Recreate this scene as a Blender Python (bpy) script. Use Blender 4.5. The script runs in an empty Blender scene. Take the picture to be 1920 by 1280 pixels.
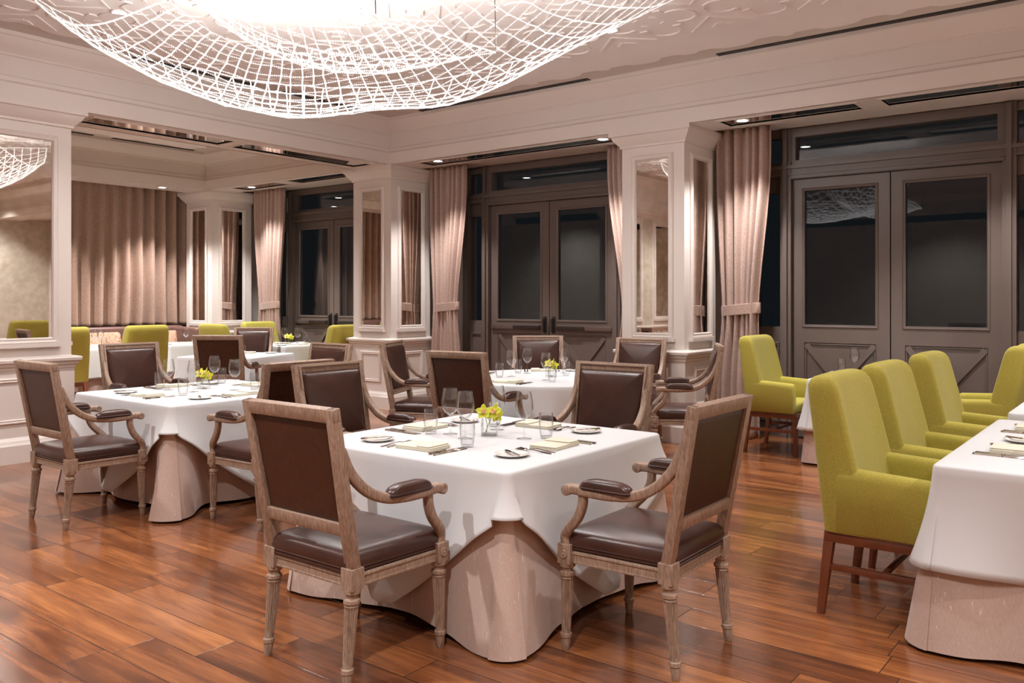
import bpy, bmesh, math, random
from mathutils import Vector, Matrix
from math import sin, cos, pi, radians, sqrt, exp, atan2

scene = bpy.context.scene
COL = scene.collection
RND = random.Random(11)

# ------------------------------------------------------------------ helpers
class MB:
    """collects verts and faces of ONE mesh object"""
    def __init__(self):
        self.v = []; self.f = []
    def add(self, vs, fs, M=None):
        o = len(self.v)
        self.v += [tuple(M @ Vector(p)) for p in vs] if M else [tuple(p) for p in vs]
        self.f += [tuple(i + o for i in f) for f in fs]
    def box(self, x0, x1, y0, y1, z0, z1, M=None):
        vs = [(x, y, z) for z in (z0, z1) for y in (y0, y1) for x in (x0, x1)]
        self.add(vs, [(0, 2, 3, 1), (4, 5, 7, 6), (0, 1, 5, 4), (2, 6, 7, 3), (0, 4, 6, 2), (1, 3, 7, 5)], M)
    def hexa(self, b, t, M=None):
        """b, t: four bottom and four top points, both counter-clockwise"""
        self.add(list(b) + list(t), [(3, 2, 1, 0), (4, 5, 6, 7)] + [(i, (i + 1) % 4, 4 + (i + 1) % 4, 4 + i) for i in range(4)], M)
    def loft(self, rings, cap0=True, cap1=True, M=None, closed=True):
        n = len(rings[0]); vs = [p for r in rings for p in r]; fs = []
        for k in range(len(rings) - 1):
            for i in range(n if closed else n - 1):
                a = k * n + i; b = k * n + (i + 1) % n
                fs.append((a, b, b + n, a + n))
        if cap0: fs.append(tuple(range(n - 1, -1, -1)))
        if cap1: fs.append(tuple((len(rings) - 1) * n + i for i in range(n)))
        self.add(vs, fs, M)
    def lathe(self, prof, n=20, M=None, flute=None, cap0=True, cap1=True):
        rings = []
        for (r, z) in prof:
            ring = []
            for i in range(n):
                a = 2 * pi * i / n
                rr = r
                if flute and flute[0] < z < flute[1] and i % 2: rr = r * flute[2]
                ring.append((rr * cos(a), rr * sin(a), z))
            rings.append(ring)
        self.loft(rings, cap0, cap1, M)
    def sweep(self, path, w, h, up=(0, 0, 1), n=8, power=3.0, M=None, cap=True):
        """superellipse section w x h swept along a path; w is across, h along 'up'"""
        P = [Vector(p) for p in path]; rings = []; N = len(P)
        W = w if isinstance(w, (list, tuple)) else [w] * N
        H = h if isinstance(h, (list, tuple)) else [h] * N
        up = Vector(up)
        for k in range(N):
            t = (P[min(k + 1, N - 1)] - P[max(k - 1, 0)]).normalized()
            s = t.cross(up)
            if s.length < 1e-4: s = t.cross(Vector((1, 0, 0)))
            s.normalize(); u = s.cross(t).normalized(); ring = []
            for i in range(n):
                a = 2 * pi * (i + .5) / n
                c, d = cos(a), sin(a)
                ring.append(P[k] + s * (W[k] / 2 * math.copysign(abs(c) ** (2 / power), c)) + u * (H[k] / 2 * math.copysign(abs(d) ** (2 / power), d)))
            rings.append(ring)
        self.loft(rings, cap, cap, M)
    def build(self, name, mat, parent=None, smooth=True, angle=38, bevel=0, seg=2, loc=None, rot=None):
        me = bpy.data.meshes.new(name)
        bm = bmesh.new()
        vs = [bm.verts.new(p) for p in self.v]
        for f in self.f:
            try: bm.faces.new([vs[i] for i in f])
            except ValueError: pass
        bmesh.ops.remove_doubles(bm, verts=bm.verts, dist=1e-6)
        bmesh.ops.recalc_face_normals(bm, faces=bm.faces)
        if bevel:
            es = [e for e in bm.edges if len(e.link_faces) == 2 and e.calc_face_angle(0) > radians(40)]
            bmesh.ops.bevel(bm, geom=es, offset=bevel, segments=seg, profile=.5, affect='EDGES', clamp_overlap=True)
        bm.to_mesh(me); bm.free()
        if smooth:
            me.shade_smooth()
            me.set_sharp_from_angle(angle=radians(angle))
        me.materials.append(mat)
        o = bpy.data.objects.new(name, me); COL.objects.link(o)
        if parent is not None: o.parent = parent
        if loc is not None: o.location = loc
        if rot is not None: o.rotation_euler = rot
        return o

def tag(o, label=None, cat=None, group=None, kind=None):
    if label: o['label'] = label
    if cat: o['category'] = cat
    if group: o['group'] = group
    if kind: o['kind'] = kind
    return o
def empty(name, loc=(0, 0, 0), rz=0):
    o = bpy.data.objects.new(name, None); COL.objects.link(o)
    o.empty_display_size = .1; o.location = loc; o.rotation_euler = (0, 0, rz)
    return o
def copy_tree(o, parent=None):
    c = o.copy(); COL.objects.link(c)
    if parent is not None: c.parent = parent
    for ch in o.children: copy_tree(ch, c)
    return c
def struct(mb, name, mat, parent=None, label=None, **k):
    o = mb.build(name, mat, parent, **k)
    if parent is None: o['kind'] = 'structure'
    if label: o['label'] = label
    return o
class Proto:
    """first use hands out the original, later uses hand out copies"""
    def __init__(self, make): self.make = make; self.o = None
    def put(self, loc, rz, label, cat, group=None, rx=0, ry=0, s=1):
        if self.o is None: o = self.o = self.make()
        else: o = copy_tree(self.o)
        o.location = loc; o.rotation_euler = (rx, ry, rz); o.scale = (s, s, s)
        if 'group' in o: del o['group']
        return tag(o, label, cat, group)

def rrect(hx, hy, r, n=5, z=0.0, cx=0, cy=0):
    """rounded rectangle outline, counter-clockwise"""
    r = min(r, hx * .999, hy * .999); out = []
    for (sx, sy, a0) in ((1, -1, -pi / 2), (1, 1, 0), (-1, 1, pi / 2), (-1, -1, pi)):
        for i in range(n + 1):
            a = a0 + pi / 2 * i / n
            out.append((cx + sx * (hx - r) + r * cos(a), cy + sy * (hy - r) + r * sin(a), z))
    return out
def rect_ring(x0, x1, y0, y1, out, z):
    return [(x0 - out, y0 - out, z), (x1 + out, y0 - out, z), (x1 + out, y1 + out, z), (x0 - out, y1 + out, z)]
def catmull(pts, n=8):
    P = [Vector(p) for p in pts]; P = [P[0] * 2 - P[1]] + P + [P[-1] * 2 - P[-2]]; out = []
    for k in range(1, len(P) - 2):
        for i in range(n):
            t = i / n; a, b, c, d = P[k - 1:k + 3]
            out.append(.5 * ((2 * b) + (c - a) * t + (2 * a - 5 * b + 4 * c - d) * t * t + (3 * b - a - 3 * c + d) * t ** 3))
    out.append(P[-2]); return out
def picture_frame(mb, axis, c0, c1, z0, z1, base, out, w=.035, d=.014, sill=0):
    """raised mitred moulding around a rectangle on a vertical face.
    axis 'x': face normal along x at x=base (out=+1/-1), c along y; axis 'y': normal along y, c along x"""
    prof = [(0, 0), (0, d * .55), (w * .25, d), (w * .55, d * .75), (w * .8, d * .9), (w, d * .3), (w, 0)]
    rings = []
    for (a, b) in [(c0, z0), (c1, z0), (c1, z1), (c0, z1)]:
        ring = []
        for (p, q) in prof:
            ca = a + (p if a == c0 else -p) * 1.0; za = b + (p if b == z0 else -p)
            ring.append((base + out * q, ca, za) if axis == 'x' else (ca, base + out * q, za))
        rings.append(ring)
    n = len(prof); vs = [p for r in rings for p in r]; fs = []
    for k in range(4):
        for i in range(n):
            a = k * n + i; b = k * n + (i + 1) % n; e = ((k + 1) % 4) * n
            fs.append((a, b, e + (i + 1) % n, e + i))
    mb.add(vs, fs)
    if sill:
        if axis == 'x': mb.box(min(base, base + out * sill), max(base, base + out * sill), c0 - .02, c1 + .02, z0 - .03, z0 + .005)
        else: mb.box(c0 - .02, c1 + .02, min(base, base + out * sill), max(base, base + out * sill), z0 - .03, z0 + .005)

# ------------------------------------------------------------------ materials
def new_mat(name):
    m = bpy.data.materials.new(name); m.use_nodes = True
    nt = m.node_tree; nt.nodes.clear()
    out = nt.nodes.new('ShaderNodeOutputMaterial')
    return m, nt, out
def N(nt, t, **k):
    n = nt.nodes.new(t)
    for a, b in k.items():
        if a.startswith('i_'):
            key = a[2:]
            n.inputs[int(key) if key.isdigit() else key.replace('_', ' ')].default_value = b
        else: setattr(n, a, b)
    return n
def L(nt, a, ao, b, bi): nt.links.new(a.outputs[ao], b.inputs[bi])
def principled(name, col, rough=.5, metal=0, spec=.5, sheen=0, coat=0, coat_rough=.1, noise=None, bump=None, emis=None):
    """noise=(scale, amount, (sx,sy,sz)) varies brightness, bump=(scale, strength, (sx,sy,sz))"""
    m, nt, out = new_mat(name)
    b = N(nt, 'ShaderNodeBsdfPrincipled')
    b.inputs['Base Color'].default_value = (*col, 1); b.inputs['Roughness'].default_value = rough
    b.inputs['Metallic'].default_value = metal; b.inputs['Specular IOR Level'].default_value = spec
    b.inputs['Sheen Weight'].default_value = sheen; b.inputs['Coat Weight'].default_value = coat
    b.inputs['Coat Roughness'].default_value = coat_rough
    if emis: b.inputs['Emission Color'].default_value = (*emis[0], 1); b.inputs['Emission Strength'].default_value = emis[1]
    tc = N(nt, 'ShaderNodeTexCoord')
    if noise:
        mp = N(nt, 'ShaderNodeMapping'); mp.inputs['Scale'].default_value = noise[2]; L(nt, tc, 'Object', mp, 'Vector')
        nz = N(nt, 'ShaderNodeTexNoise', i_Scale=noise[0], i_Detail=4.0); L(nt, mp, 0, nz, 'Vector')
        mr = N(nt, 'ShaderNodeMapRange'); mr.inputs['From Min'].default_value = .3; mr.inputs['From Max'].default_value = .7
        mr.inputs['To Min'].default_value = 1 - noise[1]; mr.inputs['To Max'].default_value = 1 + noise[1]; L(nt, nz, 0, mr, 0)
        mx = N(nt, 'ShaderNodeVectorMath', operation='SCALE'); mx.inputs[0].default_value = col; L(nt, mr, 0, mx, 'Scale')
        L(nt, mx, 0, b, 'Base Color')
    if bump:
        mp = N(nt, 'ShaderNodeMapping'); mp.inputs['Scale'].default_value = bump[2]; L(nt, tc, 'Object', mp, 'Vector')
        nz = N(nt, 'ShaderNodeTexNoise', i_Scale=bump[0], i_Detail=3.0); L(nt, mp, 0, nz, 'Vector')
        bp = N(nt, 'ShaderNodeBump'); bp.inputs['Strength'].default_value = bump[1]; bp.inputs['Distance'].default_value = .01
        L(nt, nz, 0, bp, 'Height'); L(nt, bp, 0, b, 'Normal')
    L(nt, b, 0, out, 0)
    return m
def clear_glass(name, tint=(1, 1, 1), refl=1.0, rough=0.0, base=.04, edge=1.0):
    m, nt, out = new_mat(name)
    tr = N(nt, 'ShaderNodeBsdfTransparent')
    lf = N(nt, 'ShaderNodeLayerWeight', i_Blend=.5); ef = N(nt, 'ShaderNodeMath', operation='POWER'); ef.inputs[1].default_value = 2.2; L(nt, lf, 'Facing', ef, 0)
    tm = N(nt, 'ShaderNodeMixRGB'); tm.inputs[1].default_value = (*tint, 1); tm.inputs[2].default_value = (tint[0] * edge, tint[1] * edge, tint[2] * edge, 1); L(nt, ef, 0, tm, 0); L(nt, tm, 0, tr, 0)
    gl = N(nt, 'ShaderNodeBsdfGlossy'); gl.inputs['Roughness'].default_value = rough; gl.inputs[0].default_value = (refl, refl, refl, 1)
    lw = N(nt, 'ShaderNodeLayerWeight', i_Blend=.5)
    pw = N(nt, 'ShaderNodeMath', operation='POWER'); pw.inputs[1].default_value = 3.0; L(nt, lw, 'Facing', pw, 0)
    mr = N(nt, 'ShaderNodeMapRange'); mr.inputs['To Min'].default_value = base; mr.inputs['To Max'].default_value = .85; L(nt, pw, 0, mr, 0)
    mx = N(nt, 'ShaderNodeMixShader'); L(nt, mr, 0, mx, 0); L(nt, tr, 0, mx, 1); L(nt, gl, 0, mx, 2); L(nt, mx, 0, out, 0)
    return m

M = {}
M['paint'] = principled('ivory_paint', (.70, .635, .59), .42, noise=(1.3, .02, (1, 1, 1)))
M['plaster'] = principled('ceiling_plaster', (.82, .77, .745), .7, noise=(2, .03, (1, 1, 1)))
M['plain_ceiling'] = principled('ceiling_margin_paint', (.60, .54, .495), .6)
M['frame'] = principled('taupe_door_paint', (.128, .097, .083), .38, noise=(3, .06, (1, 1, 1)))
M['metal_dark'] = principled('dark_bronze_metal', (.05, .042, .04), .35, metal=.6)
M['bar'] = principled('brown_bar_metal', (.15, .11, .095), .35, metal=.4)
M['leather'] = principled('brown_leather', (.050, .020, .0145), .30, spec=.55, noise=(7, .22, (1, 1, 1)), bump=(240, .06, (1, 1, 1)))
M['leather_back'] = principled('brown_back_panel', (.050, .0175, .0085), .42, spec=.4, noise=(30, .18, (1, 1, 1)), bump=(180, .08, (1, 1, 1)))
M['green'] = principled('chartreuse_fabric', (.40, .345, .062), .8, spec=.15, sheen=.12, noise=(160, .13, (1, 1, 1)), bump=(300, .25, (1, 1, 1)))
M['cherry'] = principled('cherry_wood', (.155, .045, .02), .3, coat=.3, noise=(9, .35, (1, 1, .12)))
M['cloth'] = principled('white_table_linen', (.63, .64, .65), .75, spec=.25, sheen=.1, noise=(2.2, .015, (1, 1, 1)), bump=(5, .12, (1, 1, 1)))
M['napkin'] = principled('cream_napkin_linen', (.70, .66, .54), .8, spec=.2, bump=(120, .15, (1, 1, 1)))
M['china'] = principled('white_china', (.76, .74, .70), .12)
M['silver'] = principled('polished_steel', (.72, .70, .68), .12, metal=1)
M['petal'] = principled('orchid_petal', (.62, .66, .03), .5, sheen=.2)
M['petal_heart'] = principled('orchid_heart', (.75, .42, .22), .5)
M['stem'] = principled('orchid_stem', (.22, .36, .05), .5)
M['crystal'] = principled('crystal_beads', (.70, .71, .73), .12, spec=.9, emis=((1, .975, .96), .45))  # glow added to the beads: stands in for caught downlight, brightens the room
M['cable'] = principled('dark_steel_cable', (.12, .10, .09), .4, metal=.8)
M['black'] = principled('black_slot', (.012, .010, .009), .6)
M['banq'] = principled('banquette_leather', (.12, .06, .05), .4, noise=(6, .15, (1, 1, 1)))
M['glass'] = clear_glass('drinking_glass', (.988, .99, .992), .95, base=.03, edge=.66)
M['pane'] = clear_glass('window_pane', (.9, .93, .93), .82, base=.042)

def mat_lamp(name, col, s):
    m, nt, out = new_mat(name)
    e = N(nt, 'ShaderNodeEmission'); e.inputs[0].default_value = (*col, 1); e.inputs[1].default_value = s
    L(nt, e, 0, out, 0); return m
M['lamp'] = mat_lamp('lamp_lens', (1, .96, .95), 14)

def mat_mirror():
    m, nt, out = new_mat('antique_mirror')
    g = N(nt, 'ShaderNodeBsdfGlossy', i_Roughness=.015)
    tc = N(nt, 'ShaderNodeTexCoord'); nz = N(nt, 'ShaderNodeTexNoise', i_Scale=9.0, i_Detail=5.0); L(nt, tc, 'Object', nz, 'Vector')
    cr = N(nt, 'ShaderNodeValToRGB'); cr.color_ramp.elements[0].color = (.78, .74, .68, 1); cr.color_ramp.elements[1].color = (.90, .87, .83, 1)
    cr.color_ramp.elements[0].position = .35; cr.color_ramp.elements[1].position = .6
    L(nt, nz, 0, cr, 0); L(nt, cr, 0, g, 0); L(nt, g, 0, out, 0); return m
M['mirror'] = mat_mirror()
def mat_smoke():
    m, nt, out = new_mat('smoked_mirror')
    g = N(nt, 'ShaderNodeBsdfGlossy', i_Roughness=.01); g.inputs[0].default_value = (.72, .70, .68, 1); L(nt, g, 0, out, 0); return m
M['smoke'] = mat_smoke()

def mat_oak():
    m, nt, out = new_mat('weathered_oak')
    b = N(nt, 'ShaderNodeBsdfPrincipled', i_Roughness=.5)
    tc = N(nt, 'ShaderNodeTexCoord'); mp = N(nt, 'ShaderNodeMapping'); mp.inputs['Scale'].default_value = (55, 55, 12); L(nt, tc, 'Object', mp, 'Vector')
    nz = N(nt, 'ShaderNodeTexNoise', i_Scale=2.2, i_Detail=6.0, i_Roughness=.65); L(nt, mp, 0, nz, 'Vector')
    cr = N(nt, 'ShaderNodeValToRGB'); e = cr.color_ramp.elements
    e[0].position = .25; e[0].color = (.15, .088, .058, 1); e[1].position = .75; e[1].color = (.43, .315, .24, 1)
    k = e.new(.5); k.color = (.29, .195, .14, 1)
    L(nt, nz, 0, cr, 0); L(nt, cr, 0, b, 'Base Color')
    bp = N(nt, 'ShaderNodeBump'); bp.inputs['Strength'].default_value = .15; bp.inputs['Distance'].default_value = .004; L(nt, nz, 0, bp, 'Height'); L(nt, bp, 0, b, 'Normal')
    L(nt, b, 0, out, 0); return m
M['oak'] = mat_oak()

def mat_floor():
    m, nt, out = new_mat('hand_scraped_plank_floor')
    b = N(nt, 'ShaderNodeBsdfPrincipled', i_Roughness=.24)
    b.inputs['Coat Weight'].default_value = .35; b.inputs['Coat Roughness'].default_value = .12
    tc = N(nt, 'ShaderNodeTexCoord'); sp = N(nt, 'ShaderNodeSeparateXYZ'); L(nt, tc, 'Object', sp, 0)
    def mth(op, a, c=None, d=None):
        n = N(nt, 'ShaderNodeMath', operation=op)
        for i, q in enumerate((a, c, d)):
            if q is None: continue
            if isinstance(q, (int, float)): n.inputs[i].default_value = q
            else: nt.links.new(q, n.inputs[i])
        return n.outputs[0]
    x, y = sp.outputs[0], sp.outputs[1]
    W = .19
    yr = mth('DIVIDE', y, W); row = mth('FLOOR', yr); fy = mth('FRACT', yr)
    wr = N(nt, 'ShaderNodeTexWhiteNoise', noise_dimensions='1D'); nt.links.new(row, wr.inputs['W'])
    ln = mth('MULTIPLY_ADD', wr.outputs['Value'], .7, .85)
    xs = mth('DIVIDE', mth('MULTIPLY_ADD', wr.outputs['Value'], 37.3, x), ln)
    colm = mth('FLOOR', xs); fx = mth('FRACT', xs)
    cb = N(nt, 'ShaderNodeCombineXYZ'); nt.links.new(row, cb.inputs[0]); nt.links.new(colm, cb.inputs[1])
    wid = N(nt, 'ShaderNodeTexWhiteNoise', noise_dimensions='3D'); L(nt, cb, 0, wid, 'Vector')
    idv = wid.outputs['Value']
    # grain, long along x, shifted per board
    gv = N(nt, 'ShaderNodeCombineXYZ')
    nt.links.new(mth('MULTIPLY', x, 2.4), gv.inputs[0])
    nt.links.new(mth('MULTIPLY', y, 42), gv.inputs[1])
    nt.links.new(mth('MULTIPLY', idv, 40), gv.inputs[2])
    g1 = N(nt, 'ShaderNodeTexNoise', i_Scale=1.0, i_Detail=8.0, i_Roughness=.6, i_Distortion=.5); L(nt, gv, 0, g1, 'Vector')
    gv2 = N(nt, 'ShaderNodeCombineXYZ')
    nt.links.new(mth('MULTIPLY', x, 1.3), gv2.inputs[0]); nt.links.new(mth('MULTIPLY', y, 8.5), gv2.inputs[1]); nt.links.new(mth('MULTIPLY', idv, 71), gv2.inputs[2])
    g2 = N(nt, 'ShaderNodeTexNoise', i_Scale=1.0, i_Detail=5.0, i_Distortion=1.0); L(nt, gv2, 0, g2, 'Vector')
    mixv = mth('ADD', mth('MULTIPLY', g1.outputs[0], .40), mth('MULTIPLY', g2.outputs[0], .60))
    val = mth('ADD', mixv, mth('MULTIPLY_ADD', idv, .20, -.10))
    cr = N(nt, 'ShaderNodeValToRGB'); e = cr.color_ramp.elements
    e[0].position = .28; e[0].color = (.072, .025, .012, 1); e[1].position = .80; e[1].color = (.50, .205, .066, 1)
    for p, c in ((.41, (.140, .046, .018, 1)), (.51, (.215, .073, .026, 1)), (.63, (.31, .112, .037, 1))):
        k = e.new(p); k.color = c
    nt.links.new(val, cr.inputs[0])
    # seams
    ey = mth('MULTIPLY', mth('MINIMUM', fy, mth('SUBTRACT', 1, fy)), W)
    ex = mth('MULTIPLY', mth('MINIMUM', fx, mth('SUBTRACT', 1, fx)), ln)
    edge = mth('MINIMUM', ex, ey)
    sm = N(nt, 'ShaderNodeMapRange', interpolation_type='SMOOTHSTEP'); sm.inputs['From Min'].default_value = .0008; sm.inputs['From Max'].default_value = .0032
    nt.links.new(edge, sm.inputs[0])
    mc = N(nt, 'ShaderNodeMixRGB'); mc.inputs[1].default_value = (.03, .012, .007, 1); L(nt, sm, 0, mc, 0); L(nt, cr, 0, mc, 2)
    L(nt, mc, 0, b, 'Base Color')
    rr = N(nt, 'ShaderNodeMapRange'); rr.inputs['To Min'].default_value = .13; rr.inputs['To Max'].default_value = .30; L(nt, g2, 0, rr, 0); L(nt, rr, 0, b, 'Roughness')
    hv = N(nt, 'ShaderNodeCombineXYZ'); nt.links.new(mth('MULTIPLY', x, 3.5), hv.inputs[0]); nt.links.new(mth('MULTIPLY', y, 22), hv.inputs[1]); nt.links.new(mth('MULTIPLY', idv, 13), hv.inputs[2])
    g3 = N(nt, 'ShaderNodeTexNoise', i_Scale=1.0, i_Detail=2.0); L(nt, hv, 0, g3, 'Vector')
    h = mth('ADD', mth('MULTIPLY', g3.outputs[0], .25), mth('MULTIPLY', sm.outputs[0], .6))
    bp = N(nt, 'ShaderNodeBump'); bp.inputs['Strength'].default_value = .35; bp.inputs['Distance'].default_value = .004
    nt.links.new(h, bp.inputs['Height']); L(nt, bp, 0, b, 'Normal'); L(nt, bp, 0, b, 'Coat Normal')
    L(nt, b, 0, out, 0); return m
M['floor'] = mat_floor()

def mat_weave(name, c1, c2, rough, scale, slub=None, sheen=.3):
    m, nt, out = new_mat(name)
    b = N(nt, 'ShaderNodeBsdfPrincipled', i_Roughness=rough); b.inputs['Sheen Weight'].default_value = sheen
    b.inputs['Specular IOR Level'].default_value = .3
    tc = N(nt, 'ShaderNodeTexCoord'); mp = N(nt, 'ShaderNodeMapping'); mp.inputs['Scale'].default_value = scale; L(nt, tc, 'Object', mp, 'Vector')
    nz = N(nt, 'ShaderNodeTexNoise', i_Scale=1.0, i_Detail=4.0); L(nt, mp, 0, nz, 'Vector')
    mr = N(nt, 'ShaderNodeMapRange'); mr.inputs['From Min'].default_value = .35; mr.inputs['From Max'].default_value = .65; L(nt, nz, 0, mr, 0)
    mx = N(nt, 'ShaderNodeMixRGB'); mx.inputs[1].default_value = (*c1, 1); mx.inputs[2].default_value = (*c2, 1); L(nt, mr, 0, mx, 0)
    last = mx
    if slub:
        mp2 = N(nt, 'ShaderNodeMapping'); mp2.inputs['Scale'].default_value = slub[0]; L(nt, tc, 'Object', mp2, 'Vector')
        n2 = N(nt, 'ShaderNodeTexNoise', i_Scale=1.0, i_Detail=2.0); L(nt, mp2, 0, n2, 'Vector')
        m2 = N(nt, 'ShaderNodeMapRange'); m2.inputs['From Min'].default_value = slub[1]; m2.inputs['From Max'].default_value = slub[1] + .04; L(nt, n2, 0, m2, 0)
        mx2 = N(nt, 'ShaderNodeMixRGB'); mx2.inputs[2].default_value = (*slub[2], 1); L(nt, m2, 0, mx2, 0); L(nt, mx, 0, mx2, 1); last = mx2
    L(nt, last, 0, b, 'Base Color')
    bp = N(nt, 'ShaderNodeBump'); bp.inputs['Strength'].default_value = .12; bp.inputs['Distance'].default_value = .004; L(nt, nz, 0, bp, 'Height'); L(nt, bp, 0, b, 'Normal')
    L(nt, b, 0, out, 0); return m
M['curtain'] = mat_weave('rose_taupe_curtain', (.34, .225, .18), (.48, .335, .28), .55, (160, 160, 60), sheen=.4)
M['curtain_far'] = mat_weave('brown_taupe_curtain', (.28, .175, .125), (.40, .265, .20), .55, (120, 120, 45), sheen=.3)
M['skirt'] = mat_weave('beige_shantung', (.48, .355, .30), (.54, .405, .345), .6, (260, 260, 50), slub=((130, 130, 6), .68, (.72, .60, .54)))
M['wallpaper'] = mat_weave('taupe_wallpaper', (.50, .46, .385), (.60, .555, .475), .6, (9, 9, 9), sheen=0)

def mat_cushion():
    m, nt, out = new_mat('patterned_cushion')
    b = N(nt, 'ShaderNodeBsdfPrincipled', i_Roughness=.8)
    tc = N(nt, 'ShaderNodeTexCoord'); nz = N(nt, 'ShaderNodeTexNoise', i_Scale=7.0, i_Detail=1.0, i_Distortion=2.5); L(nt, tc, 'Object', nz, 'Vector')
    wv = N(nt, 'ShaderNodeMath', operation='MULTIPLY'); wv.inputs[1].default_value = 7; L(nt, nz, 0, wv, 0)
    fr = N(nt, 'ShaderNodeMath', operation='FRACT'); L(nt, wv, 0, fr, 0)
    cr = N(nt, 'ShaderNodeValToRGB'); cr.color_ramp.interpolation = 'CONSTANT'; e = cr.color_ramp.elements
    e[0].color = (.50, .37, .27, 1); e[1].position = .45; e[1].color = (.28, .06, .03, 1)
    for p, c in ((.6, (.46, .22, .07, 1)), (.75, (.56, .45, .34, 1)), (.9, (.22, .11, .06, 1))):
        k = e.new(p); k.color = c
    L(nt, fr, 0, cr, 0); L(nt, cr, 0, b, 'Base Color'); L(nt, b, 0, out, 0); return m
M['cushion'] = mat_cushion()

# ------------------------------------------------------------------ the setting
XB, YB = -7.9, 7.6            # inner faces of the beams round the main bay
XR, YR = 4.2, -3.2            # the two walls behind the camera
SOF, CEIL = 3.15, 3.72
XW, YD = -13.3, 8.75          # far wall behind the curtain, door wall

mb = MB(); mb.box(-13.6, 4.6, -3.6, 9.1, -.1, 0); struct(mb, 'floor', M['floor'], label='glossy reddish brown wide plank floor', smooth=False)
mb = MB(); mb.box(-13.6, 4.6, -3.6, 9.1, CEIL, CEIL + .1); struct(mb, 'ceiling', M['plain_ceiling'], smooth=False)

PROF = [(0, SOF), (0, 3.295), (-.012, 3.30), (-.03, 3.318), (-.03, 3.355), (-.045, 3.365), (-.045, 3.53), (-.03, 3.54), (-.03, 3.555), (-.012, 3.575),
        (.02, 3.60), (.06, 3.655), (.075, 3.68), (.09, 3.685), (.09, CEIL)]
def ring(name, x0, x1, y0, y1):
    mb = MB()
    mb.loft([rect_ring(x0, x1, y0, y1, -p, z) for (p, z) in PROF] + [rect_ring(x0, x1, y0, y1, .06, CEIL), rect_ring(x0, x1, y0, y1, .06, SOF + .001), rect_ring(x0, x1, y0, y1, .03, SOF + .001)], False, False)
    struct(mb, name, M['paint'], angle=30)
ring('trim_1', XB, XR, YR, YB)
ring('trim_2', -12.05, -8.6, 1.8, YB)

# soffits with mirrored coffers between the bays and the doors
def soffit(name, x0, x1, y0, y1, holes, z=SOF):
    """rectangle with rectangular holes; holes carry smoked mirror set 2 cm up"""
    xs = sorted({x0, x1} | {h[0] for h in holes} | {h[1] for h in holes}); ys = sorted({y0, y1} | {h[2] for h in holes} | {h[3] for h in holes})
    mb = MB(); g = MB(); fr = MB()
    for i in range(len(xs) - 1):
        for j in range(len(ys) - 1):
            cx, cy = (xs[i] + xs[i + 1]) / 2, (ys[j] + ys[j + 1]) / 2
            if any(h[0] < cx < h[1] and h[2] < cy < h[3] for h in holes): continue
            mb.box(xs[i], xs[i + 1], ys[j], ys[j + 1], z, z + .14)
    for h in holes:
        g.box(h[0] - .01, h[1] + .01, h[2] - .01, h[3] + .01, z + .004, z + .014)
        for (w, zz) in ((.035, -.004), (.018, -.008)):
            mb.box(h[0] - w, h[1] + w, h[2] - w, h[2], z + zz, z + .02); mb.box(h[0] - w, h[1] + w, h[3], h[3] + w, z + zz, z + .02)
            mb.box(h[0] - w, h[0], h[2], h[3], z + zz, z + .02); mb.box(h[1], h[1] + w, h[2], h[3], z + zz, z + .02)
    o = struct(mb, name, M['paint'], smooth=False)
    if holes: g.build('mirror_panel', M['smoke'], o, smooth=False)
    return o
soffit('trim_3', -13.3, XR, YB + .03, 8.14, [(-3.46, -2.20, 7.72, 8.0), (-1.98, -.74, 7.72, 8.0), (-.52, .7, 7.72, 8.0), (-7.5, -4.62, 7.72, 8.0), (-11.5, -10.45, 7.72, 8.0), (-10.15, -8.8, 7.72, 8.0)])
soffit('trim_4', -8.57, XB - .03, 1.8, YB + .03, [(-8.38, -8.06, 3.92, 5.44), (-8.40, -8.08, 5.62, 7.45)])
soffit('trim_5', -12.62, -12.08, 1.8, YB + .03, [])
mb = MB(); mb.box(-13.3, XR, 8.14, YD, 3.19, 3.30); struct(mb, 'trim_6', M['paint'], smooth=False)
mb = MB(); mb.box(-13.3, -12.62, 1.6, 8.14, 3.24, 3.34); struct(mb, 'trim_7', M['paint'], smooth=False)

# walls
mb = MB()
for (a, b) in ((-13.5, -11.68), (-8.86, -7.58), (-4.78, -3.55), (-.73, XR + .2)):
    mb.box(a, b, YD, YD + .2, 0, 3.3)
mb.box(-13.5, XR + .2, YD, YD + .2, 3.18, 3.8)
struct(mb, 'wall_north', M['paint'], smooth=False)
mb = MB(); mb.box(XW - .2, XW, 1.6, YD + .2, 0, 3.8); struct(mb, 'wall_west', M['paint'], smooth=False)
mb = MB(); mb.box(XW - .2, -8.6, 1.6, 1.8, 0, 3.8); struct(mb, 'wall_alcove', M['wallpaper'], smooth=False)
mb = MB(); mb.box(-8.6, XR + .2, YR - .2, YR, 0, 3.8); struct(mb, 'wall_south', M['wallpaper'], smooth=False)
mb = MB(); mb.box(XR, XR + .2, YR, YD + .2, 0, 3.8); struct(mb, 'wall_east', M['wallpaper'], smooth=False)

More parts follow.
